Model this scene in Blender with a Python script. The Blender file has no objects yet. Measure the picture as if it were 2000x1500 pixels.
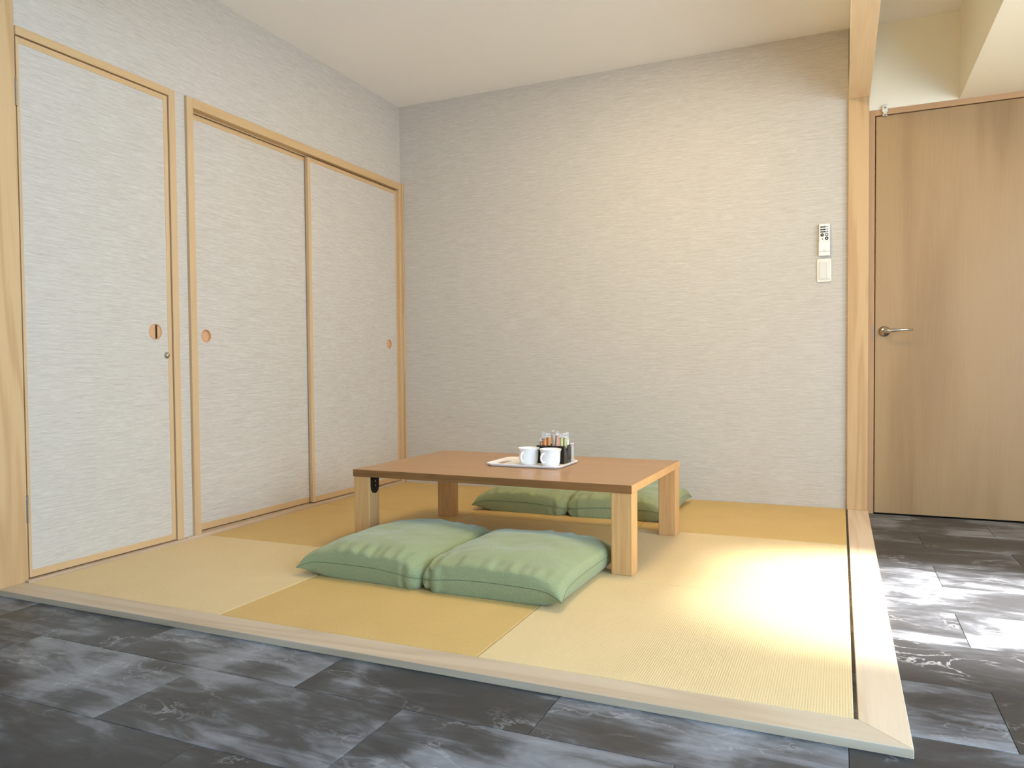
import bpy, bmesh, math, random
from mathutils import Vector, Matrix, noise as mnoise
random.seed(7)
C = bpy.context.scene.collection
sc = bpy.context.scene
PI = math.pi

# ------------------------------------------------------------------ camera
CX, CY, CZ = 2.62033, -4.39426, 0.74395
F = 1505.195; PX, PY = -56.616, 13.876
cam = bpy.data.cameras.new('camera'); co = bpy.data.objects.new('camera', cam); C.objects.link(co)
yw, pt, rl = [math.radians(a) for a in (-24.85546, -1.67454, -0.55923)]
fw = Vector((math.sin(yw)*math.cos(pt), math.cos(yw)*math.cos(pt), math.sin(pt)))
rt = Vector((math.cos(yw), -math.sin(yw), 0)); up = rt.cross(fw)
rt2 = rt*math.cos(rl)+up*math.sin(rl); up2 = up*math.cos(rl)-rt*math.sin(rl)
M = Matrix((rt2, up2, -fw)).transposed().to_4x4(); M.translation = (CX, CY, CZ)
co.matrix_world = M
cam.sensor_width = 36; cam.sensor_fit = 'HORIZONTAL'; cam.lens = F/2000*36
cam.shift_x = -PX/2000; cam.shift_y = PY/2000
cam.clip_start = 0.02; cam.clip_end = 100
sc.camera = co

# ------------------------------------------------------------------ world, sun, window light, exposure
w = bpy.data.worlds.new('world'); sc.world = w; w.use_nodes = True
bg = w.node_tree.nodes['Background']; bg.inputs[0].default_value = (0.80, 0.90, 1.0, 1); bg.inputs[1].default_value = 1.2

def light(name, kind, loc, target, energy, color, size=None, size_y=None, angle=None):
    l = bpy.data.lights.new(name, kind); o = bpy.data.objects.new(name, l); C.objects.link(o)
    o.location = loc
    o.rotation_euler = (Vector(target)-Vector(loc)).to_track_quat('-Z', 'Y').to_euler()
    l.energy = energy; l.color = color
    if kind == 'AREA':
        l.shape = 'RECTANGLE'; l.size = size; l.size_y = size_y
    if angle is not None: l.angle = angle
    return o
light('sun', 'SUN', (8, -1.68, 4.98), (2.75, -1.66, 0), 52, (1.0, 0.97, 0.93), angle=math.radians(12))
light('daylight_side_window', 'AREA', (4.56, -1.63, 1.45), (1.5, -1.63, 0.9), 26, (0.97, 0.95, 0.92), 0.9, 1.15)
light('daylight_balcony_window', 'AREA', (4.56, -4.1, 1.12), (0.6, -2.6, 0.9), 140, (0.42, 0.68, 1.0), 1.6, 2.0)
light('daylight_front_window', 'AREA', (1.6, -7.1, 1.4), (1.6, 0, 1.2), 2, (0.80, 0.90, 1.0), 2.4, 1.4)  # weak cool fill added behind the viewer
light('corridor_lamp', 'AREA', (3.3, -1.7, 2.40), (3.3, -1.6, 0), 30, (1.0, 0.82, 0.55), 0.3, 0.3)  # unseen fill without a fixture, added to warm the hall wall and door
light('alcove_lamp', 'AREA', (1.85, -1.35, 2.42), (1.85, -1.1, 0), 23, (1.0, 0.78, 0.46), 0.5, 0.5)  # unseen fill without a fixture, added to warm the back wall and mats
sc.view_settings.view_transform = 'Standard'; sc.view_settings.look = 'None'
sc.view_settings.exposure = 0.15; sc.view_settings.gamma = 1.0
sc.view_settings.use_curve_mapping = False
sc.cycles.use_denoising = True
sc.cycles.max_bounces = 10; sc.cycles.diffuse_bounces = 6

# ------------------------------------------------------------------ materials
def lin(c):
    return tuple(((v/255)/12.92 if v/255 <= .04045 else ((v/255+.055)/1.055)**2.4) for v in c)+(1,)
def newmat(name, col=(200, 200, 200), rough=.6, metal=0, spec=.5):
    m = bpy.data.materials.new(name); m.use_nodes = True
    b = m.node_tree.nodes['Principled BSDF']
    b.inputs['Base Color'].default_value = lin(col); b.inputs['Roughness'].default_value = rough
    b.inputs['Metallic'].default_value = metal; b.inputs['Specular IOR Level'].default_value = spec
    return m
class NB:
    def __init__(s, m): s.t = m.node_tree; s.b = s.t.nodes['Principled BSDF']
    def n(s, ty, **kw):
        o = s.t.nodes.new(ty)
        for k, v in kw.items(): setattr(o, k, v)
        return o
    def l(s, a, b): s.t.links.new(a, b)
    def coord(s, scale, rot=(0, 0, 0), use_random=False):
        tc = s.n('ShaderNodeTexCoord'); mp = s.n('ShaderNodeMapping'); mp.inputs['Scale'].default_value = scale
        mp.inputs['Rotation'].default_value = rot
        s.l(tc.outputs['Object'], mp.inputs['Vector'])
        if use_random:
            oi = s.n('ShaderNodeObjectInfo'); mu = s.n('ShaderNodeMath', operation='MULTIPLY'); mu.inputs[1].default_value = 37.0
            s.l(oi.outputs['Random'], mu.inputs[0]); cb = s.n('ShaderNodeCombineXYZ')
            s.l(mu.outputs[0], cb.inputs[0]); s.l(mu.outputs[0], cb.inputs[1]); s.l(cb.outputs[0], mp.inputs['Location'])
        return mp.outputs[0]
    def noise(s, vec, scale=1, detail=3, rough=.5, dist=0):
        o = s.n('ShaderNodeTexNoise'); o.inputs['Scale'].default_value = scale; o.inputs['Detail'].default_value = detail
        o.inputs['Roughness'].default_value = rough; o.inputs['Distortion'].default_value = dist
        s.l(vec, o.inputs['Vector']); return o.outputs['Fac']
    def ramp(s, fac, stops):
        o = s.n('ShaderNodeValToRGB'); e = o.color_ramp.elements
        while len(e) < len(stops): e.new(.5)
        for i, (p, c) in enumerate(stops): e[i].position = p; e[i].color = c if len(c) == 4 else lin(c)
        s.l(fac, o.inputs[0]); return o.outputs[0]
    def math(s, op, a, b=None, c=None):
        o = s.n('ShaderNodeMath', operation=op)
        for i, v in enumerate((a, b, c)):
            if v is None: continue
            if isinstance(v, (int, float)): o.inputs[i].default_value = v
            else: s.l(v, o.inputs[i])
        return o.outputs[0]
    def mix(s, fac, a, b, mode='MIX'):
        o = s.n('ShaderNodeMix', data_type='RGBA', blend_type=mode)
        if isinstance(fac, (int, float)): o.inputs[0].default_value = fac
        else: s.l(fac, o.inputs[0])
        for i, v in ((6, a), (7, b)):
            if isinstance(v, tuple): o.inputs[i].default_value = v
            else: s.l(v, o.inputs[i])
        return o.outputs[2]
    def bump(s, h, strength, dist):
        o = s.n('ShaderNodeBump'); o.inputs['Strength'].default_value = strength; o.inputs['Distance'].default_value = dist
        s.l(h, o.inputs['Height']); s.l(o.outputs[0], s.b.inputs['Normal'])
    def col(s, c): s.l(c, s.b.inputs['Base Color'])

def wood(name, light_c, dark_c, axis='z', rough=.5, figure=1.0, fine=.25, across=9, rings=34, along=.07):
    m = newmat(name, light_c, rough, spec=.35); q = NB(m)
    sc_ = {'x': (along, 1, 1), 'y': (1, along, 1), 'z': (1, 1, along)}[axis]
    v = q.coord(sc_, use_random=True)
    big = q.noise(v, across, 2, .4, .4)
    ring = q.math('SINE', q.math('MULTIPLY', big, rings))
    ring = q.math('MULTIPLY_ADD', ring, .5, .5)
    ring = q.math('POWER', ring, 3.0)
    sf = tuple(a*(.35 if a < 1 else 1) for a in sc_)
    v2 = q.coord(sf, use_random=True)
    fi = q.noise(v2, 170, 4, .65)
    wide = q.noise(v, 5, 2, .5)
    f = q.math('MULTIPLY_ADD', ring, .45*figure, q.math('MULTIPLY', q.math('SUBTRACT', fi, .35), fine*2.4))
    f = q.math('ADD', f, q.math('MULTIPLY', q.math('SUBTRACT', wide, .5), .7))
    q.col(q.ramp(f, [(0.0, light_c), (1.0, dark_c)]))
    q.bump(fi, .15, .001)
    return m

hinoki = wood('hinoki_vertical', (202, 168, 122), (174, 132, 84), 'z')
hinoki_x = wood('hinoki_along_x', (196, 178, 154), (170, 146, 118), 'x')
hinoki_y = wood('hinoki_along_y', (214, 194, 168), (188, 160, 128), 'y')
hinoki_l = wood('hinoki_lintel', (240, 212, 168), (218, 180, 130), 'y', figure=.4)  # paler than the other hinoki: light bounced from below put into the colour
sill_wood = wood('sill_wood', (196, 172, 146), (170, 142, 112), 'y', fine=.2)
trim_v = wood('casing_vertical', (202, 170, 128), (182, 146, 102), 'z', figure=.4)
trim_h = wood('casing_along_y', (202, 168, 122), (180, 143, 96), 'y', figure=.4)
jamb_wood = wood('jamb_wood', (192, 150, 108), (168, 126, 84), 'z', figure=.3)
jamb_wood_x = wood('jamb_wood_along_x', (192, 150, 108), (168, 126, 84), 'x', figure=.3)
veneer = wood('door_veneer', (168, 137, 96), (134, 101, 62), 'z', rough=.42, figure=.75, fine=.2, across=5.0, rings=12, along=.10)
table_top_m = wood('table_top_wood', (176, 138, 98), (142, 104, 68), 'x', rough=.34, figure=.35, fine=.3, across=16, rings=26)
table_leg_m = wood('table_leg_oak', (208, 162, 106), (174, 124, 72), 'z', rough=.5, figure=.5, fine=.45, across=22, rings=30)
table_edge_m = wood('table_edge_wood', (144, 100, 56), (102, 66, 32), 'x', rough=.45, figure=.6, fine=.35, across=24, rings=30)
pull_wood = wood('pull_wood', (206, 160, 120), (184, 136, 96), 'y', figure=.3)

def wallpaper(name, a, b):
    m = newmat(name, a, .85, spec=.2); q = NB(m)
    v = q.coord((22, 22, 420)); v2 = q.coord((7, 7, 170)); v3 = q.coord((.5, .5, 5))
    f1 = q.noise(v, 1, 4, .7, .15); f2 = q.noise(v2, 1, 2, .6, .2); f3 = q.noise(v3, 1, 2, .5)
    f = q.math('ADD', q.math('MULTIPLY', f1, .62), q.math('MULTIPLY', f2, .38))
    c = q.ramp(f, [(.28, b), (.72, a)])
    c = q.mix(q.math('MULTIPLY', f3, .16), c, lin(b))
    q.col(c); q.bump(f1, .10, .001)
    return m
paper = wallpaper('striped_wallpaper', (216, 209, 197), (172, 162, 147))

plaster = newmat('cream_plaster', (248, 238, 212), .9); q = NB(plaster); q.bump(q.noise(q.coord((1, 1, 1)), 90, 3), .08, .001)
ceil_m = newmat('ceiling_paper', (242, 236, 226), .9); q = NB(ceil_m); q.bump(q.noise(q.coord((1, 1, 1)), 60, 3), .08, .001)
room_m = newmat('outer_room_paint', (225, 220, 210), .9)

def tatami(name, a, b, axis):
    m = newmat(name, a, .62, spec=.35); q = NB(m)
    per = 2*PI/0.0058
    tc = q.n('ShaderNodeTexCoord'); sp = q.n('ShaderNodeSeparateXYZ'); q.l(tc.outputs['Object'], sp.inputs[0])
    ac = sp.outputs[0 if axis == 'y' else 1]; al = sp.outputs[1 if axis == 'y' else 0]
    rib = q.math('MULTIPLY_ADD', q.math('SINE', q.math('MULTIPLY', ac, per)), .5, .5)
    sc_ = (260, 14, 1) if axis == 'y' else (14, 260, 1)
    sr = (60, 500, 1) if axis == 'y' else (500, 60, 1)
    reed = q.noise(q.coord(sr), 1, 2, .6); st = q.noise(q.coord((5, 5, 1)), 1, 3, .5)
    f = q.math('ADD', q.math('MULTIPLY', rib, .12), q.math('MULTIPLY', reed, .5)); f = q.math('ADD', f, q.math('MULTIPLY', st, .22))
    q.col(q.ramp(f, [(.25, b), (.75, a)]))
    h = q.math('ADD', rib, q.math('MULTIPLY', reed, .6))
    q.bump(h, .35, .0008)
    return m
TL = tatami('tatami_straw_light', (228, 206, 163), (203, 179, 132), 'y')  # same straw as the other mats; lighter weave sheen put into the colour
TD = tatami('tatami_straw_golden', (216, 186, 124), (190, 156, 94), 'x')  # darker look of the turned weave, painted as a straw colour

tile_m = newmat('dark_stone_vinyl', (90, 90, 92), .42, spec=.5); q = NB(tile_m)
v = q.coord((1, 1, 1), use_random=True)
cloud = q.noise(v, 2.6, 4, .55, .6); cloud2 = q.noise(q.coord((1.2, 4.5, 1), rot=(0, 0, .5), use_random=True), 3.2, 5, .65, 1.0)
cl = q.math('ADD', q.math('MULTIPLY', cloud, .6), q.math('MULTIPLY', cloud2, .4))
oi = q.n('ShaderNodeObjectInfo')
cl = q.math('ADD', cl, q.math('MULTIPLY', q.math('SUBTRACT', oi.outputs['Random'], .5), .16))
base = q.ramp(cl, [(.44, (52, 53, 56)), (.52, (70, 72, 76)), (.60, (122, 125, 131)), (.76, (156, 159, 166))])
vn = q.noise(q.coord((1, 2.2, 1), rot=(0, 0, -.35), use_random=True), 3.4, 5, .6, .7)
vein = q.math('SUBTRACT', 1.0, q.math('MULTIPLY', q.math('ABSOLUTE', q.math('SUBTRACT', vn, .5)), 75))
vein = q.math('MAXIMUM', vein, 0.0)
vmask = q.ramp(q.noise(v, 4, 2), [(.5, (0, 0, 0, 1)), (.62, (1, 1, 1, 1))])
vv = q.n('ShaderNodeRGBToBW'); q.l(vmask, vv.inputs[0])
c = q.mix(q.math('MULTIPLY', q.math('MULTIPLY', vein, vv.outputs[0]), .4), base, lin((196, 196, 198)))
fn = q.noise(q.coord((18, 60, 1), rot=(0, 0, .25), use_random=True), 1.4, 5, .7)
c = q.mix(.5, c, q.ramp(fn, [(.3, (92, 92, 92)), (.7, (168, 168, 168))]), 'SOFT_LIGHT')
q.col(c); q.bump(fn, .12, .001)
slab_m = newmat('floor_substrate', (40, 40, 40), .9)

green = newmat('sage_fabric', (150, 176, 146), .85, spec=.2); q = NB(green)
f = q.noise(q.coord((1, 1, 1)), 260, 3, .7); f2 = q.noise(q.coord((1, 1, 1)), 900, 2, .6)
q.col(q.ramp(q.math('ADD', q.math('MULTIPLY', f, .6), q.math('MULTIPLY', f2, .4)), [(.3, (124, 132, 90)), (.7, (158, 166, 126))]))
q.bump(q.math('ADD', f, f2), .25, .0012)
q.b.inputs['Sheen Weight'].default_value = .35; q.b.inputs['Sheen Roughness'].default_value = .4; q.b.inputs['Sheen Tint'].default_value = (.88, .95, .86, 1)
thread = newmat('sage_thread', (92, 106, 76), .9)
ceramic = newmat('white_ceramic', (238, 236, 232), .18, spec=.5)
traym = newmat('white_melamine', (236, 232, 230), .3, spec=.5)
black = newmat('black_acrylic', (22, 19, 17), .16, spec=.6)
iron = newmat('dark_bracket_metal', (34, 26, 22), .45, .6)
chrome = newmat('satin_nickel', (196, 190, 182), .25, 1)
dark = newmat('dark_gap', (24, 16, 10), .9)
whitep = newmat('white_plastic', (232, 228, 218), .35)
creamp = newmat('cream_plastic', (226, 220, 204), .4)
greyp = newmat('grey_rocker', (216, 211, 198), .35)
ink = newmat('dark_print', (40, 38, 44), .6); ink2 = newmat('grey_print', (120, 112, 112), .6)
orange = newmat('orange_packet', (226, 150, 88), .5); peach = newmat('peach_packet', (224, 164, 140), .5)
yellowg = newmat('yellow_green_packet', (206, 200, 140), .5); whitepk = newmat('white_packet', (236, 234, 228), .5)
film = newmat('clear_film', (240, 236, 232), .12)
film.node_tree.nodes['Principled BSDF'].inputs['Alpha'].default_value = .5

# ------------------------------------------------------------------ helpers
def link(name, me, mat, parent=None, smooth=False):
    o = bpy.data.objects.new(name, me); C.objects.link(o)
    if mat is not None and not me.materials: me.materials.append(mat)
    if smooth:
        for p in me.polygons: p.use_smooth = True
    if parent is not None: o.parent = parent
    return o
def obj(name, bm, mat, parent=None, smooth=False):
    bmesh.ops.recalc_face_normals(bm, faces=bm.faces)
    me = bpy.data.meshes.new(name); bm.to_mesh(me); bm.free()
    return link(name, me, mat, parent, smooth)
def bx(bm, a, b, bevel=0, seg=1):
    a, b = [min(p, q_) for p, q_ in zip(a, b)], [max(p, q_) for p, q_ in zip(a, b)]
    t = bmesh.new(); r = bmesh.ops.create_cube(t, size=1)
    for v_ in t.verts: v_.co = Vector([(a[i]+b[i])/2+v_.co[i]*(b[i]-a[i]) for i in range(3)])
    if bevel: bmesh.ops.bevel(t, geom=list(t.edges), offset=bevel, segments=seg, affect='EDGES', profile=.6)
    me = bpy.data.meshes.new('tmp'); t.to_mesh(me); t.free(); bm.from_mesh(me); bpy.data.meshes.remove(me)
    return bm
def box(name, a, b, mat, parent=None, bevel=0, seg=1):
    return obj(name, bx(bmesh.new(), a, b, bevel, seg), mat, parent)
def cylbm(r, depth, axis, seg=40, r2=None, bevel=0):
    bm = bmesh.new(); bmesh.ops.create_cone(bm, cap_ends=True, segments=seg, radius1=r, radius2=r if r2 is None else r2, depth=depth)
    if bevel:
        bmesh.ops.bevel(bm, geom=[e for e in bm.edges if len(e.link_faces) == 2 and any(len(f_.verts) > 4 for f_ in e.link_faces)], offset=bevel, segments=2, affect='EDGES')
    if axis == 'x': bm.transform(Matrix.Rotation(PI/2, 4, 'Y'))
    if axis == 'y': bm.transform(Matrix.Rotation(PI/2, 4, 'X'))
    return bm
def lathe(profile, seg=48, bm=None, off=(0, 0, 0)):
    bm = bm or bmesh.new(); rings = []
    for r, z in profile:
        rings.append([bm.verts.new((off[0]+r*math.cos(2*PI*i/seg), off[1]+r*math.sin(2*PI*i/seg), off[2]+z)) for i in range(seg)] if r > 1e-6 else [bm.verts.new((off[0], off[1], off[2]+z))])
    for a, b in zip(rings, rings[1:]):
        for i in range(seg):
            j = (i+1) % seg
            if len(a) == 1 and len(b) == 1: continue
            if len(a) == 1: bm.faces.new((a[0], b[i], b[j]))
            elif len(b) == 1: bm.faces.new((a[i], a[j], b[0]))
            else: bm.faces.new((a[i], a[j], b[j], b[i]))
    return bm
def tube(bm, pts, rads, seg=12, flat=1.0):
    pts = [Vector(p) for p in pts]; rings = []
    n = len(pts)
    side0 = None
    for k, p in enumerate(pts):
        t = (pts[min(k+1, n-1)]-pts[max(k-1, 0)]).normalized()
        s = t.orthogonal().normalized() if side0 is None else (side0 - t*side0.dot(t)).normalized()
        side0 = s; u = t.cross(s); r = rads if isinstance(rads, (int, float)) else rads[k]
        rings.append([bm.verts.new(p+s*math.cos(2*PI*i/seg)*r+u*math.sin(2*PI*i/seg)*r*flat) for i in range(seg)])
    for a, b in zip(rings, rings[1:]):
        for i in range(seg): bm.faces.new((a[i], a[(i+1) % seg], b[(i+1) % seg], b[i]))
    bm.faces.new(rings[0]); bm.faces.new(rings[-1])
    return bm
def prism(bm, pts, z0, z1):
    a = [bm.verts.new((x, y, z0)) for x, y in pts]; b = [bm.verts.new((x, y, z1)) for x, y in pts]
    bm.faces.new(a); bm.faces.new(b); n = len(pts)
    for i in range(n): bm.faces.new((a[i], a[(i+1) % n], b[(i+1) % n], b[i]))
    return bm
def cut(o, cutters):
    tmp = []
    for cb in cutters:
        bmesh.ops.recalc_face_normals(cb, faces=cb.faces)
        me = bpy.data.meshes.new('cutter'); cb.to_mesh(me); cb.free()
        c_ = bpy.data.objects.new('cutter', me); C.objects.link(c_); tmp.append(c_)
        md = o.modifiers.new('cut', 'BOOLEAN'); md.operation = 'DIFFERENCE'; md.object = c_; md.solver = 'EXACT'
    par = o.parent; o.parent = None
    dg = bpy.context.evaluated_depsgraph_get()
    me = bpy.data.meshes.new_from_object(o.evaluated_get(dg))
    old = o.data; o.modifiers.clear(); o.data = me; bpy.data.meshes.remove(old)
    o.parent = par
    for c_ in tmp:
        m_ = c_.data; bpy.data.objects.remove(c_); bpy.data.meshes.remove(m_)
    return o
def tag(o, label, cat, group=None, kind=None):
    o['label'] = label; o['category'] = cat
    if group: o['group'] = group
    if kind: o['kind'] = kind
    return o
def thing(name, label, cat, loc=(0, 0, 0), rotz=0, group=None, kind=None):
    o = bpy.data.objects.new(name, None); C.objects.link(o); o.empty_display_size = .05
    o.location = loc; o.rotation_euler = (0, 0, rotz)
    return tag(o, label, cat, group, kind)
def S(o, label, cat): return tag(o, label, cat, kind='structure')

H = 2.4555; W = 2.655; D = 2.617; G = -0.02; KW = .098
# ------------------------------------------------------------------ setting: floor with tiles
fl = box('floor', (-2.0, -7.2, -.16), (4.7, .3, G-.004), slab_m); S(fl, 'dark grey stone-look tiled floor around the raised tatami area', 'floor')
TW, TH = .6065, .3125
tme = bpy.data.meshes.new('tile'); tb = bx(bmesh.new(), (-TW/2+.0006, -TH/2+.0006, -.004), (TW/2-.0006, TH/2-.0006, 0), .0008); tb.to_mesh(tme); tb.free(); tme.materials.append(tile_m)
tiles = []
for r in range(-4, 19):
    y1 = -1.045-TH*r; y0 = y1-TH; par = r % 2
    if y0 > .02: continue
    for k in range(-6, 9):
        xr = 2.942-TW*.5*par-TW*k if par else 2.942-TW*k
        # joints at x = 2.942 on even rows and half a tile off on odd rows
        x0, x1 = xr, xr+TW
        if x1 < -1.98 or x0 > 4.58: continue
        if x0 > .08 and x1 < 2.70 and y1 < .02 and y0 > -2.66: continue
        if x1 < 0 and y0 > -2.62: continue
        if y1 > .02 and x1 < 2.7: continue
        tiles.append(((x0+x1)/2, (y0+y1)/2, x0, x1, y0, y1))
for cx_, cy_, x0, x1, y0, y1 in tiles:
    if y1 > .012 or x1 > 4.59 or x0 < -1.99:      # cut at the walls
        o = box('tile', (max(x0, -1.99)-cx_+.0006, y0-cy_+.0006, -.004), (min(x1, 4.59)-cx_-.0006, min(y1, .012)-cy_-.0006, 0), tile_m)
    else:
        o = bpy.data.objects.new('tile', tme); C.objects.link(o)
    o.location = (cx_, cy_, G); o.parent = fl
# ------------------------------------------------------------------ walls and ceiling
def panelbox(*a, **k): return box(*a, **k)
S(box('wall_back', (-.12, 0, G), (W, .12, H), paper), 'back wall of the tatami corner in horizontally streaked beige wallpaper', 'wall')
# left wall : wallpapered, openings for the three doors
wl = bmesh.new()
bx(wl, (-.12, -1.892, G), (0, -1.8335, 1.9575))                 # strip between the door frames
bx(wl, (-.12, -2.605, 1.958), (0, 0, H))                    # above
bx(wl, (-.12, -2.605, G), (-.0755, 0, 1.9575))                  # closet backing
S(obj('wall_left', wl, paper), 'left wall with streaked wallpaper around the closet doors', 'wall')
wd = bmesh.new()
bx(wd, (2.75, .02, 2.030), (4.6, .12, H)); bx(wd, (3.618, .02, G), (4.6, .12, 2.030)); bx(wd, (2.655, .06, G), (4.6, .12, H))
S(obj('wall_hall', wd, plaster), 'cream plaster wall around the veneered hall door', 'wall')
S(box('trim_1', (3.143, -3.0, 2.0325), (4.6, .02, H), plaster), 'boxed cream bulkhead under the ceiling at top right', 'trim')
rwin = bmesh.new()   # right wall with two window openings
X0, X1 = 4.6, 4.72
for a, b in [((-.0, -1.15), (G, H)), ((-2.1, -3.25), (G, H)), ((-4.95, -7.2), (G, H))]:
    bx(rwin, (X0, a[0]+.12 if a[0] == 0 else a[0], b[0]), (X1, a[1], b[1]))
bx(rwin, (X0, -2.1, G), (X1, -1.15, .85)); bx(rwin, (X0, -2.1, 2.05), (X1, -1.15, H)); bx(rwin, (X0, -4.95, 2.15), (X1, -3.25, H))
S(obj('wall_right', rwin, room_m), 'far right wall of the outer room with its windows', 'wall')
fw_ = bmesh.new()
bx(fw_, (-2.12, -7.32, G), (.35, -7.2, H)); bx(fw_, (2.85, -7.32, G), (4.72, -7.2, H)); bx(fw_, (.35, -7.32, G), (2.85, -7.2, .7)); bx(fw_, (.35, -7.32, 2.1), (2.85, -7.2, H))
S(obj('wall_front', fw_, room_m), 'front wall of the outer room behind the viewer', 'wall')
ol = bmesh.new(); bx(ol, (-2.12, -7.2, G), (-2.0, -2.60, H)); bx(ol, (-2.0, -2.70, G), (-.12, -2.60, H))
S(obj('wall_side', ol, room_m), 'plain wall of the outer room left of the tatami corner', 'wall')
S(box('ceiling', (-2.12, -7.32, H), (4.72, .12, H+.1), ceil_m), 'pale cream ceiling', 'ceiling')
def window(name, label, axis, pos, a0, a1, z0, z1, n=2):
    r = thing(name, label, 'window', kind='structure'); fr = .04
    def b_(nm, u0, u1, v0, v1, d=.05):
        if axis == 'x': return box(nm, (pos, u0, v0), (pos+d, u1, v1), whitep, r, .003)
        return box(nm, (u0, pos-d, v0), (u1, pos, v1), whitep, r, .003)
    b_('jamb', a0, a0+fr, z0, z1); b_('jamb', a1-fr, a1, z0, z1)
    b_('rail', a0+fr, a1-fr, z0, z0+fr); b_('rail', a0+fr, a1-fr, z1-fr, z1)
    for i in range(1, n):
        u = a0+(a1-a0)*i/n; b_('mullion', u-.015, u+.015, z0+fr, z1-fr)
    return r
window('window_1', 'white framed window in the far right wall', 'x', 4.63, -2.1, -1.15, .85, 2.05, 1)
window('window_2', 'white framed balcony window in the right wall', 'x', 4.63, -4.95, -3.25, G, 2.15)
window('window_3', 'white framed window in the front wall', 'y', -7.24, .35, 2.85, .7, 2.1)

# ------------------------------------------------------------------ posts, thresholds, headers
S(box('trim_2', (-.12, -2.715, 0), (0, -2.603, H), hinoki, bevel=.0015), 'broad pale cypress post at the front left corner', 'post')
S(box('trim_3', (W, -.022, 0), (W+KW-.003, .06, 2.092), hinoki, bevel=.0015), 'pale cypress post standing between the tatami corner and the hall door', 'post')
k1 = prism(bmesh.new(), [(-.12, -D), (W+.003, -D), (W+KW, -D-KW), (-.12, -D-KW)], G, 0)
bmesh.ops.bevel(k1, geom=list(k1.edges), offset=.0012, segments=1, affect='EDGES')
S(obj('trim_4', k1, hinoki_x), 'low pale wooden threshold along the front of the tatami', 'threshold')
k2 = prism(bmesh.new(), [(W+.003, .02), (W+KW, .02), (W+KW, -D-KW), (W+.003, -D)], G, -.0002)
bmesh.ops.bevel(k2, geom=list(k2.edges), offset=.0012, segments=1, affect='EDGES')
S(obj('trim_5', k2, hinoki_y), 'low pale wooden threshold along the right side of the tatami', 'threshold')
S(box('trim_6', (W, -D-KW, 2.092), (W+KW, 0, 2.122), hinoki_l, bevel=.001), 'wooden lintel overhead along the right opening', 'lintel')
S(box('trim_7', (0, -D-KW, 2.092), (W, -D, 2.122), hinoki_x, bevel=.001), 'wooden lintel overhead along the front opening', 'lintel')
S(box('wall_lintel_side', (W+.004, -D-KW+.004, 2.122), (W+KW-.004, 0, H), plaster), 'plaster wall above the right lintel', 'wall')
S(box('wall_lintel_front', (0, -D-KW+.004, 2.122), (W+.004, -D-.004, H), plaster), 'plaster wall above the front lintel', 'wall')
# sills on the left
S(box('trim_8', (-.075, -D, G), (.0195, -1.885, .009), sill_wood, bevel=.001), 'thin wooden sill under the hinged closet door', 'sill')
S(box('trim_9', (-.075, -1.8845, G), (.0195, -.0005, .012), sill_wood, bevel=.001), 'thin wooden sill under the sliding closet doors', 'sill')

# ------------------------------------------------------------------ door_1 : hinged closet door and its frame
fr = thing('trim_10', 'pale wooden frame around the hinged closet door', 'door frame', kind='structure')
box('jamb', (-.06, -1.926, .009), (.006, -1.891, 1.958), trim_v, fr, .0012)
box('head', (-.06, -2.603, 1.9275), (.006, -1.926, 1.9585), trim_h, fr, .0012)
d1 = thing('door_1', 'hinged closet door papered in the streaked wallpaper, nearest the left post', 'door', kind='structure')
y0, y1, z0, z1 = -2.5995, -1.9305, .0135, 1.9235
pn = box('panel', (-.034, y0+.002, z0+.002), (-.0015, y1-.002, z1-.002), paper, d1)
cut(pn, [cylbm_ for cylbm_ in [cylbm(.0325, .02, 'x')]][0:0] or [(lambda b: (b.transform(Matrix.Translation((-.004, -2.017, .913))), b)[1])(cylbm(.0325, .02, 'x'))])
pn.data.materials.clear(); pn.data.materials.append(paper)
box('stile', (-.034, y0, z0), (0, y0+.011, z1), trim_v, d1, .0006)
box('stile', (-.034, y1-.021, z0), (0, y1, z1), trim_v, d1, .0006)
box('rail', (-.034, y0+.011, z0), (0, y1-.021, z0+.026), trim_h, d1, .0006)
box('rail', (-.034, y0+.011, z1-.022), (0, y1-.021, z1), trim_h, d1, .0006)
for zc in (1.728, .259):
    hb = bmesh.new(); tube(hb, [(.0015, -2.6015, zc-.048), (.0015, -2.6015, zc+.048)], .0032, 10)
    bx(hb, (-.001, -2.6055, zc-.048), (.0008, -2.600, zc+.048))
    o = obj('hinge', hb, chrome, d1)
    box('gap', (-.004, -2.6062, zc-.049), (.0003, -2.5995, zc+.049), dark, o)
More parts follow.
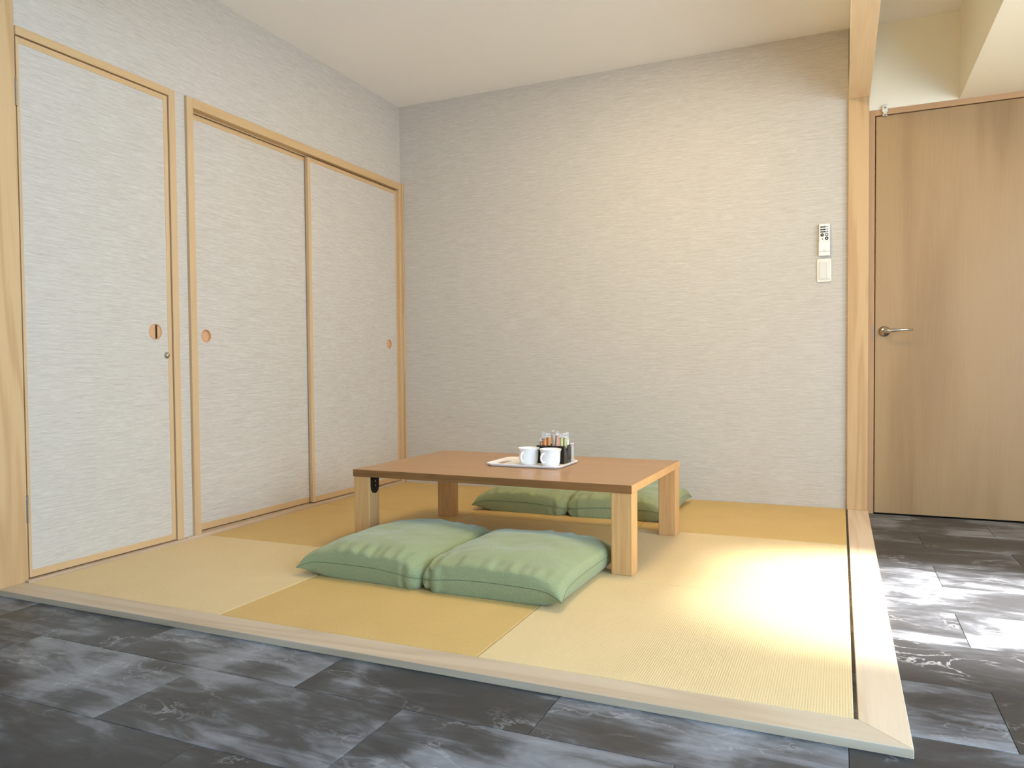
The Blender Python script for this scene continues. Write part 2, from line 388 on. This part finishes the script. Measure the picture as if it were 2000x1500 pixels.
def pull(parent, y, z, r, x=0.0, turn=False):
    p = bmesh.new(); n = 40
    lathe([(r-.0035, -.012), (r-.0035, .0012), (r-.001, .002), (r, .0008), (r, -.012)], n, p)
    p.transform(Matrix.Translation((x, y, z)) @ Matrix.Rotation(PI/2, 4, 'Y'))
    o = obj('door_pull', p, pull_wood, parent, True)
    c_ = cylbm(r-.003, .001, 'x'); c_.transform(Matrix.Translation((x-.0115, y, z))); obj('cup', c_, pull_wood, o)
    if turn:
        h = bmesh.new(); pts = []
        for i in range(25):
            a = PI/2+.02+(PI-.04)*i/24
            pts.append(((r-.0045)*math.cos(a), (r-.0045)*math.sin(a)))
        t = prism(bmesh.new(), pts, -.004, .0)
        t.transform(Matrix.Translation((x-.001, y, z)) @ Matrix(((0, 0, 1, 0), (1, 0, 0, 0), (0, 1, 0, 0), (0, 0, 0, 1))))
        obj('finger_plate', t, pull_wood, o)
        pts2 = []
        for i in range(19):
            a = -PI/2+.40+(PI-.80)*i/18
            pts2.append(((r-.0045)*math.cos(a), (r-.0045)*math.sin(a)))
        t = prism(bmesh.new(), pts2, -.004, .0)
        t.transform(Matrix.Translation((x-.002, y, z)) @ Matrix(((0, 0, 1, 0), (1, 0, 0, 0), (0, 1, 0, 0), (0, 0, 0, 1))))
        obj('finger_plate', t, pull_wood, o)
        dk = cylbm(r-.0042, .001, 'x'); dk.transform(Matrix.Translation((x-.0102, y, z))); obj('recess', dk, newmat('recess_brown', (74, 44, 24), .8), o)
    return o
pull(d1, -2.017, .913, .0345, -.0015, True)
lk = lathe([(0, .012), (.006, .012), (.0085, .010), (.009, .003), (.0135, .002), (.0145, -.001), (.0145, -.004)], 28)
lk.transform(Matrix.Translation((-.0015, -1.960, .814)) @ Matrix.Rotation(PI/2, 4, 'Y'))
o = obj('lock', lk, chrome, d1, True)
box('keyhole', (.0103, -1.9607, .811), (.0108, -1.9593, .817), dark, o)

# ------------------------------------------------------------------ sliding closet doors
fr = thing('trim_11', 'pale wooden casing around the two sliding closet doors', 'door frame', kind='structure')
box('jamb', (-.075, -1.8345, .0), (.015, -1.797, 1.955), trim_v, fr, .0015)
box('jamb', (-.075, -.040, .0), (.015, -.013, 1.955), trim_v, fr, .0015)
box('head', (-.075, -1.797, 1.912), (.0148, -.040, 1.9548), trim_h, fr, .0015)
box('track', (-.072, -1.797, 1.905), (-.048, -.040, 1.912), trim_h, fr)
box('track', (-.0295, -1.797, 1.9065), (-.0255, -.040, 1.912), trim_h, fr)
box('batten', (-.075, -.013, .0), (.0265, -.0005, 1.958), hinoki, fr, .001)
def fusuma(name, label, x, y0, y1, sl, sr, py):
    d = thing(name, label, 'door', kind='structure'); z0, z1 = .0165, 1.9035; t = .021
    p = box('panel', (x-t+.001, y0+.003, z0+.003), (x-.002, y1-.003, z1-.003), paper, d)
    c_ = cylbm(.029, .02, 'x'); c_.transform(Matrix.Translation((x-.0045, py, .907))); cut(p, [c_])
    box('stile', (x-t, y0, z0), (x, y0+sl, z1), trim_v, d, .0015)
    box('stile', (x-t, y1-sr, z0), (x, y1, z1), trim_v, d, .0015)
    box('rail', (x-t, y0+sl, z0), (x-.0004, y1-sr, z0+.030), trim_h, d, .001)
    box('rail', (x-t, y0+sl, z1-.022), (x-.0004, y1-sr, z1), trim_h, d, .001)
    pull(d, py, .907, .031, x-.002)
    return d
fusuma('door_2', 'left sliding closet door, set back behind its neighbour', -.0300, -1.800, -.935, .022, .022, -1.699)
fusuma('door_3', 'right sliding closet door next to the back corner', -.0045, -.963, -.040, .024, .022, -.148)

# ------------------------------------------------------------------ hall door
fr = thing('trim_12', 'brown wooden frame around the hall door', 'door frame', kind='structure')
box('jamb', (W+KW-.003, .0145, G), (2.7775, .06, 2.030), jamb_wood, fr, .001)
box('jamb', (3.586, .0145, G), (3.618, .06, 2.030), jamb_wood, fr, .001)
box('head', (2.7775, .0145, 2.001), (3.586, .06, 2.030), jamb_wood_x, fr, .001)
box('strike_plate', (2.7745, .0125, .875), (2.7778, .0146, .945), chrome, fr)
d4 = thing('door_4', 'plain wood-veneer hall door with a lever handle', 'door', kind='structure')
box('panel', (2.7825, .018, -.013), (3.582, .055, 1.9965), veneer, d4, .001)
hc = (2.824, .913)
hd = cylbm(.026, .008, 'y', 40, bevel=.0025); hd.transform(Matrix.Translation((hc[0], .014, hc[1]))); rs = obj('handle_rose', hd, chrome, d4, True)
hb = bmesh.new(); pts = []; rr = []
tube(hb, [(hc[0], .012, hc[1]), (hc[0], -.004, hc[1]), (hc[0]+.002, -.026, hc[1]), (hc[0]+.010, -.036, hc[1]), (hc[0]+.026, -.040, hc[1]+.001), (hc[0]+.07, -.040, hc[1]+.003), (hc[0]+.123, -.037, hc[1]+.003)], [.010, .010, .0105, .0105, .0095, .0065, .0042], 16)
obj('lever', hb, chrome, d4, True)
ct = thing('door_catch', 'small cream catch with a round hole above the corner of the hall door', 'latch', (2.821, .0, 2.0))
cb = bmesh.new(); bx(cb, (-.013, .002, .012), (.013, .0145, .046), .002)
c1 = obj('plate', cb, creamp, ct)
c_ = cylbm(.0050, .03, 'y', 20); c_.transform(Matrix.Translation((0, .008, .033)))
cut(c1, [c_])
box('neck', (-.007, .000, .000), (.007, .0145, .012), creamp, ct, .0015)
box('roller', (-.010, -.004, -.010), (.010, .0125, .000), chrome, ct, .003, 2)

# ------------------------------------------------------------------ tatami mats
xs = [.0205, .900, 1.7715, 2.6505]; ys = [-.0015, -.889, -1.7595, -2.6165]
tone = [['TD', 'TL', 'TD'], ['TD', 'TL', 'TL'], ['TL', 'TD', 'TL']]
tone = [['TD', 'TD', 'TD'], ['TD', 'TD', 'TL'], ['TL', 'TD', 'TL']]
names_c = ['left', 'middle', 'right']; rown = ['along the back wall', 'in the centre row', 'along the front threshold']
lab = [['square tatami mat in the far left corner, below the sliding door near the back wall', 'square tatami mat at the middle of the back wall, under the far cushion', 'deep golden square tatami mat in the far right corner beside the post'],
       ['square tatami mat at the middle of the left wall, beside the table', 'square tatami mat in the centre under the low table', 'pale square tatami mat at the middle of the right threshold, ribbed and sunlit'],
       ['pale square tatami mat in the front left corner by the hinged closet door', 'golden square tatami mat at the middle of the front threshold, before the near cushion', 'large pale square tatami mat in the front right corner where thresholds meet']]
for r in range(3):
    for c in range(3):
        x0, x1, y1, y0 = xs[c], xs[c+1], ys[r], ys[r+1]
        cx_, cy_ = (x0+x1)/2, (y0+y1)/2; g = .0012
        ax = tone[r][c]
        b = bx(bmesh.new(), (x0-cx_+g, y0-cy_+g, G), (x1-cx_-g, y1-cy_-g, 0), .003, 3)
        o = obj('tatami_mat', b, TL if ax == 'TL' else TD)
        o.location = (cx_, cy_, 0)
        tag(o, lab[r][c], 'tatami mat', 'square tatami mats on the raised floor')

# ------------------------------------------------------------------ low table
TR = math.radians(-1.35)
tb_ = thing('low_table', 'low brown wooden table with four thick oak legs on the tatami', 'table', (1.364, -1.298, 0), TR)
LX, LY, ZT = .5995, .4, .325
t = bx(bmesh.new(), (-LX, -LY, ZT-.030), (LX, LY, ZT), .0022, 2)
top = obj('tabletop', t, table_top_m, tb_)
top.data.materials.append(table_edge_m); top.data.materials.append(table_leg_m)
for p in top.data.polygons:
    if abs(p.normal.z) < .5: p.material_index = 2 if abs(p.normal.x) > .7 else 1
LW = .0765
for sx in (-1, 1):
    for sy in (-1, 1):
        x0 = sx*(LX-.001); x1 = sx*(LX-.001-LW); yy0 = sy*(LY-.004); yy1 = sy*(LY-.004-LW)
        lg = box('leg', (x0, yy0, 0), (x1, yy1, ZT-.030), table_leg_m, tb_, .0035, 2)
        pl = bmesh.new(); pts = [(-.029, 0)]+[(.029*math.cos(PI+PI*i/16), -.044+.029*math.sin(PI+PI*i/16)) for i in range(17)]+[(.029, 0)]
        prism(pl, pts, 0, .003)
        # stand the plate on the inner face of the leg
        Mx = Matrix(((0, 0, -sx, 0), (1, 0, 0, 0), (0, 1, 0, 0), (0, 0, 0, 1)))
        yc = sy*(LY-.004-LW*.5)+.004
        pl.transform(Matrix.Translation((x1, yc, ZT-.0302)) @ Mx)
        bx(pl, (x1-sx*.045 if True else 0, yc-.017, ZT-.0335), (x1, yc+.017, ZT-.0302))
        k = bmesh.new(); tube(k, [(x1-sx*.004, yc-.016, ZT-.042), (x1-sx*.004, yc+.016, ZT-.042)], .004, 10)
        br = obj('folding_bracket', pl, iron, tb_); obj('pin', k, iron, br)
        s_ = bmesh.new()
        for zz in (-.022, -.040):
            c_ = cylbm(.0035, .0015, 'x', 12); c_.transform(Matrix.Translation((x1-sx*.0035, yc, ZT-.03+zz))); me_ = bpy.data.meshes.new('t'); c_.to_mesh(me_); c_.free(); s_.from_mesh(me_); bpy.data.meshes.remove(me_)
        obj('screw', s_, chrome, br)

# ------------------------------------------------------------------ floor cushions
def section(L, Dp, sidejoin, seed, zs=.056, Ht=.074, N=72):
    # sidejoin = +1 when the joined side is at +x, -1 when at -x ; origin at section centre
    bm = bmesh.new()
    def pos(u, v, top):
        au, av = abs(u), abs(v)
        joined = u*sidejoin > 0
        # profile across
        eu = (1-au**(3.6 if joined else 2.3)); ev = (1-av**3.6)
        pu = eu**(.30 if joined else .46); pv = ev**.36
        h = pu*pv
        # outline : the free edges are drawn in between pointed corners
        x = u*L/2*(1-(.0 if joined else .055*(1-v*v)**.9*au**3))
        y = v*Dp/2*(1-.05*((1-u*u) if not joined else (1-u*u))**.9*av**3)
        if joined:   # corner of the joined side gathered inwards
            gth = max(0, (au-.80)/.20)**1.7*av**2.5
            y *= (1-.10*gth)
        edge_z = zs*(1-.42*(au*av)**7) if not joined else zs*(1-.35*av**6*au**2)
        if not joined and au > .8 and av > .8:
            k = (au-.8)*(av-.8)/.04
            x *= 1+.022*k; y *= 1+.03*k; edge_z -= .004*k
        y *= 1+.040*math.exp(-((av-.92)/.055)**2)*(1-au**8)
        if not joined: x *= 1+.022*math.exp(-((au-.93)/.05)**2)*(1-av**8)
        fold = 0
        # gathered wrinkles near the joined corner
        du = (1-u*sidejoin)/.5; dv = (1+v)/.55; dvb = (1-v)/.55
        for dd in (dv, dvb):
            if du < 1 and dd < 1 and joined:
                amp = (1-du)*(1-dd)
                fold += .013*amp*math.sin(du*15+seed*1.7+dd*4+2.5*mnoise.noise(Vector((du*3, dd*3, seed))))*min(1, (1-du*.4))
        p = Vector((u*2.1+seed*3.1, v*2.1, 0 if top else 5))
        nz = mnoise.noise(p)*.008+mnoise.noise(p*2.7)*.002
        # soft folds running up from the front edge
        ff = math.exp(-((av-.86)/.12)**2)*(mnoise.noise(Vector((u*9+seed, seed, 0)))*.012)
        if top: z = edge_z+Ht*h+(nz+fold+ff)*min(1, h*1.6)
        else: z = max(0.0, edge_z-(zs+.02)*min(1, h*1.35)+(fold+ff)*h*.5)
        if fold: y += fold*.8*(-1 if v > 0 else 1)*(h > 0)
        return Vector((x, y, max(0, z)))
    def par(i):
        t_ = -1+2*i/N
        return math.copysign(1-(1-abs(t_))**1.6, t_)   # denser toward the edges
    T = {}; B = {}
    for i in range(N+1):
        for j in range(N+1):
            T[i, j] = bm.verts.new(pos(par(i), par(j), True))
            B[i, j] = T[i, j] if i in (0, N) or j in (0, N) else bm.verts.new(pos(par(i), par(j), False))
    for i in range(N):
        for j in range(N):
            bm.faces.new((T[i, j], T[i+1, j], T[i+1, j+1], T[i, j+1]))
            q4 = (B[i, j], B[i, j+1], B[i+1, j+1], B[i+1, j])
            try: bm.faces.new(q4)
            except ValueError: pass
    seam = [[tuple(T[i, 0].co) for i in range(N+1)], [tuple(T[i, N].co) for i in range(N+1)],
            [tuple(T[0 if sidejoin > 0 else N, j].co) for j in range(N+1)]]
    return bm, seam
def cushion(label, loc, rot, seed, Ltot=1.01, Dp=.64):
    r = thing('floor_cushion', label, 'cushion', loc, rot, 'sage green double floor cushions')
    for s in (-1, 1):
        bm, seam = section(Ltot/2+.004, Dp, -s, seed+s)
        bm.transform(Matrix.Translation((s*Ltot/4, 0, 0)))
        o = obj('padded_section', bm, green, r, True)
        sb = bmesh.new()
        for k, ln in enumerate(seam):
            pts = [(p[0]+s*Ltot/4, p[1]+(-.0003 if k == 0 else .0003 if k == 1 else 0), p[2]) for p in ln]
            tube(sb, pts, .0009, 5)
        obj('seam', sb, thread, o)
    # the twisted join between the two sections
    jb = bmesh.new(); tube(jb, [(0, -Dp/2*.86, .030), (0, -Dp/4, .040), (0, 0, .045), (0, Dp/4, .040), (0, Dp/2*.86, .030)], [.006, .010, .011, .010, .006], 8)
    obj('join', jb, green, r, True)
    return r
cushion('pale sage double floor cushion in front of the low table', (1.354, -1.848, 0), math.radians(-1.6), 1)
cushion('shaded olive green double floor cushion behind the table by the back wall', (1.376, -.430, 0), math.radians(0.6), 4)

# ------------------------------------------------------------------ tray with cups and caddy
def rrect(hw, hh, r, n=8):
    pts = []
    for cx_, cy_, a0 in ((hw-r, hh-r, 0), (-hw+r, hh-r, PI/2), (-hw+r, -hh+r, PI), (hw-r, -hh+r, 1.5*PI)):
        for i in range(n+1): a = a0+PI/2*i/n; pts.append((cx_+r*math.cos(a), cy_+r*math.sin(a)))
    return pts
ZB = ZT
TRX, TRY = 1.405, -1.262
tr = thing('tray', 'white serving tray with cut-out handles on the low table', 'tray', (TRX, TRY, ZB), TR*.6)
b = bmesh.new(); loops = []
HW, HH = .172, .137
for (ins, z) in ((.012, 0), (.004, .004), (0, .0105), (.0006, .0125), (.003, .0128), (.0065, .0105), (.014, .0045), (.022, .0035)):
    loops.append([b.verts.new((x, y, z)) for x, y in rrect(HW-ins, HH-ins, .042-ins*.6)])
b.faces.new(loops[0]); b.faces.new(loops[-1]); n = len(loops[0])
for A_, B_ in zip(loops, loops[1:]):
    for i in range(n): b.faces.new((A_[i], A_[(i+1) % n], B_[(i+1) % n], B_[i]))
to = obj('tray_body', b, traym, tr)
def hole(s):
    pts = [(s*(HW-.015), -.034), (s*(HW-.046), -.056), (s*(HW-.054), -.046), (s*(HW-.054), .046), (s*(HW-.046), .056), (s*(HW-.015), .034)]
    return prism(bmesh.new(), pts, -.02, .04)
cut(to, [hole(-1)])
for p in to.data.polygons: p.use_smooth = False
def cup(x, y, rot, label):
    c_ = thing('cup', label, 'cup', (x, y, ZB+.0036), rot, 'white cups on the tray'); c_.scale = (1.06, 1.06, 1.0)
    prof = [(0, .003), (.028, .003), (.030, 0), (.033, .0), (.0345, .004), (.0385, .020), (.0395, .050), (.0402, .060), (.0435, .0685), (.0445, .0715), (.0430, .0722), (.0405, .0690), (.0375, .060), (.0370, .050), (.036, .020), (.030, .007), (0, .006)]
    obj('bowl', lathe(prof, 56), ceramic, c_, True)
    hb = bmesh.new(); pts = []; rr = []
    for i in range(15):
        a = math.radians(125-250*i/14)
        pts.append((.0395+.004+.0165*math.cos(a)-.004+(.004 if i in (0, 14) else 0), 0, .036+.0185*math.sin(a))); rr.append(.0052 if 0 < i < 14 else .006)
    pts[0] = (.036, 0, .054); pts[-1] = (.0365, 0, .018)
    tube(hb, pts, rr, 10, .8)
    obj('handle', hb, ceramic, c_, True)
    return c_
cup(1.400, -1.296, math.radians(-103), 'white ear-handled cup on the tray, left of the pair')
cup(1.5055, -1.312, math.radians(-112), 'white ear-handled cup on the tray, right of the pair, before the black caddy')
cd = thing('caddy', 'black open-topped caddy holding sachets at the back of the tray', 'caddy', (1.482, -1.203, ZB+.0036), TR*.6)
cw, cdp, chh, th = .064, .046, .078, .003
box('front_panel', (-cw, -cdp, 0), (cw, -cdp+th, chh), black, cd, .0005)
box('back_panel', (-cw, cdp-th, 0), (cw, cdp, chh), black, cd, .0005)
for s in (-1, 1):
    pb = bmesh.new()
    prism(pb, [(-cdp+th, 0), (cdp-th, 0), (cdp-th, chh), (0.012, chh), (-.012, chh-.030), (-.028, chh), (-cdp+th, chh)], 0, th)
    pb.transform(Matrix.Translation((s*cw-(th if s > 0 else 0), 0, 0)) @ Matrix(((0, 0, 1, 0), (1, 0, 0, 0), (0, 1, 0, 0), (0, 0, 0, 1))))
    obj('side_panel', pb, black, cd)
box('base', (-cw+th, -cdp+th, 0), (cw-th, cdp-th, th), black, cd)
box('divider', (-.0015, -cdp+th, th), (.0015, cdp-th, chh-.012), black, cd)
def packet(name, x, y, hz, wd, mat, label, cat, rz, tilt, tilt2, film_h, grp, z0=.0036+.0035):
    r = thing(name, label, cat, (1.482+x, -1.203+y, ZB+z0), rz, grp)
    r.rotation_euler = (tilt, tilt2, rz)
    wd *= 1.45
    b_ = bmesh.new(); n = 8; rows = []
    for k in range(n+1):
        z = hz*k/n; th_ = .0022*math.sin(PI*min(1, max(0, k/n)))**.5+.0003
        rows.append([b_.verts.new(p) for p in ((-wd/2, 0, z), (0, -th_, z), (wd/2, 0, z), (0, th_, z))])
    for A_, B_ in zip(rows, rows[1:]):
        for i in range(4): b_.faces.new((A_[i], A_[(i+1) % 4], B_[(i+1) % 4], B_[i]))
    b_.faces.new(rows[0]); b_.faces.new(rows[-1])
    obj('body', b_, mat, r, True)
    if film_h:
        f_ = bmesh.new(); n = 6; A0 = None
        for k in range(n+1):
            z = hz-.002+film_h*k/n; y_ = .0025*math.sin(k*1.3+x*90); wv = wd/2*(1.15-.06*k+.1*math.sin(k*2+x*200))
            row = [f_.verts.new((-wv, y_-.0004, z+.004*math.sin(k+x*300))), f_.verts.new((wv, y_-.0004, z)), f_.verts.new((wv, y_+.0004, z)), f_.verts.new((-wv, y_+.0004, z+.004*math.sin(k+x*300)))]
            if A0:
                for i in range(4): f_.faces.new((A0[i], A0[(i+1) % 4], row[(i+1) % 4], row[i]))
            else: f_.faces.new(row)
            A0 = row
        f_.faces.new(A0)
        obj('clear_wrapper', f_, film, r)
    return r
gp = 'sachets and wrapped spoons in the black caddy'
pk = [(-.058, -.020, .088, .012, peach, 'peach sachet at the left end of the black caddy'),
      (-.048, .016, .112, .012, whitepk, 'tall white sachet at the left end of the black caddy, behind the peach one'),
      (-.036, -.022, .103, .017, orange, 'orange sachet left of centre in the black caddy'),
      (-.020, -.010, .108, .014, orange, 'taller amber sachet beside the orange one in the black caddy'),
      (-.006, .020, .118, .011, whitepk, 'tall white sachet at the middle of the black caddy'),
      (.007, .004, .100, .012, whitepk, 'short white sachet at the middle of the black caddy'),
      (.016, -.022, .116, .008, peach, 'narrow pink sachet right of centre in the black caddy'),
      (.028, -.012, .104, .014, peach, 'broad peach sachet right of centre in the black caddy'),
      (.042, -.020, .110, .015, yellowg, 'yellow-green sachet in the right half of the black caddy'),
      (.052, .002, .106, .012, yellowg, 'pale yellow sachet near the right end of the black caddy'),
      (.056, .022, .098, .010, whitepk, 'white sachet at the right end of the black caddy')]
for i, (x, y, hz, wd, mt, lb) in enumerate(pk):
    fh = [.030, .028, .040, .026, .030, .045, .022, .042, .030, .028, .040][i]
    packet('sachet', x*.93, y, hz, wd, mt, lb, 'sachet', random.uniform(-.3, .3), random.uniform(-.05, .05), random.uniform(-.05, .08), fh-.008, gp)
packet('wrapped_stirrer', .078, .020, .078, .010, film, 'clear wrapped stirrer standing outside the right side of the caddy', 'stirrer', .2, 0, 0, .012, None, .0036)

# ------------------------------------------------------------------ remote control and switch on the back wall
rm = thing('remote_control', 'white air conditioner remote in a wall holder above the switch', 'remote', (2.545, 0, 1.392), 0)
box('upper_face', (-.0255, -.020, -.008), (.0255, -.006, .082), whitep, rm, .003, 2)
box('flap', (-.0270, -.0225, -.060), (.0270, -.006, -.008), whitep, rm, .003, 2)
hold = box('holder', (-.0275, -.019, -.082), (.0275, -.001, -.0595), whitep, rm, .004, 2)
box('bracket', (-.020, -.006, -.06), (.020, -.0005, .05), whitep, rm)
def flat(name, a, b, m_, par, y=-.0206): return box(name, (a[0], y, a[1]), (b[0], y+.0012, b[1]), m_, par)
for k, z in enumerate((.066, .053, .041)):
    bb = bmesh.new(); bx(bb, (-.019, -.0208, z-.0035), (.006, -.0195, z+.0035)); bx(bb, (.009, -.0207, z-.0018), (.018, -.0195, z+.0018))
    obj('button', bb, ink, rm); flat('button_print', (-.012, z-.001), (-.002, z+.001), ink2, rm, -.0212)
def disc(name, x, z, r_, m_, y=-.0206):
    c_ = cylbm(r_, .0015, 'y', 24); c_.transform(Matrix.Translation((x, y, z))); return obj(name, c_, m_, rm)
disc('button', -.010, .025, .0085, ink); disc('button_print', -.009, .025, .004, ink2, -.0213)
disc('button', .011, .026, .0080, ink); disc('button_print', .011, .026, .0045, whitep, -.0213)
disc('button', .011, .0065, .0085, ink); disc('button_print', .011, .0065, .003, whitep, -.0213)
disc('button', -.009, .004, .0028, ink)
flat('flap_mark', (-.008, -.0555), (.008, -.054), ink2, rm, -.0230)
sw = thing('light_switch', 'cream rocker switch plate on the back wall below the remote', 'switch', (2.5445, 0, 1.2355), 0)
box('plate', (-.035, -.008, -.060), (.035, -.0005, .060), creamp, sw, .004, 3)
box('inner_frame', (-.026, -.0095, -.048), (.026, -.0078, .048), creamp, sw, .001)
box('rocker', (-.022, -.0125, -.044), (.011, -.009, .044), greyp, sw, .0015, 2)
box('rocker', (.0125, -.0115, -.044), (.022, -.009, .044), creamp, sw, .0012, 2)
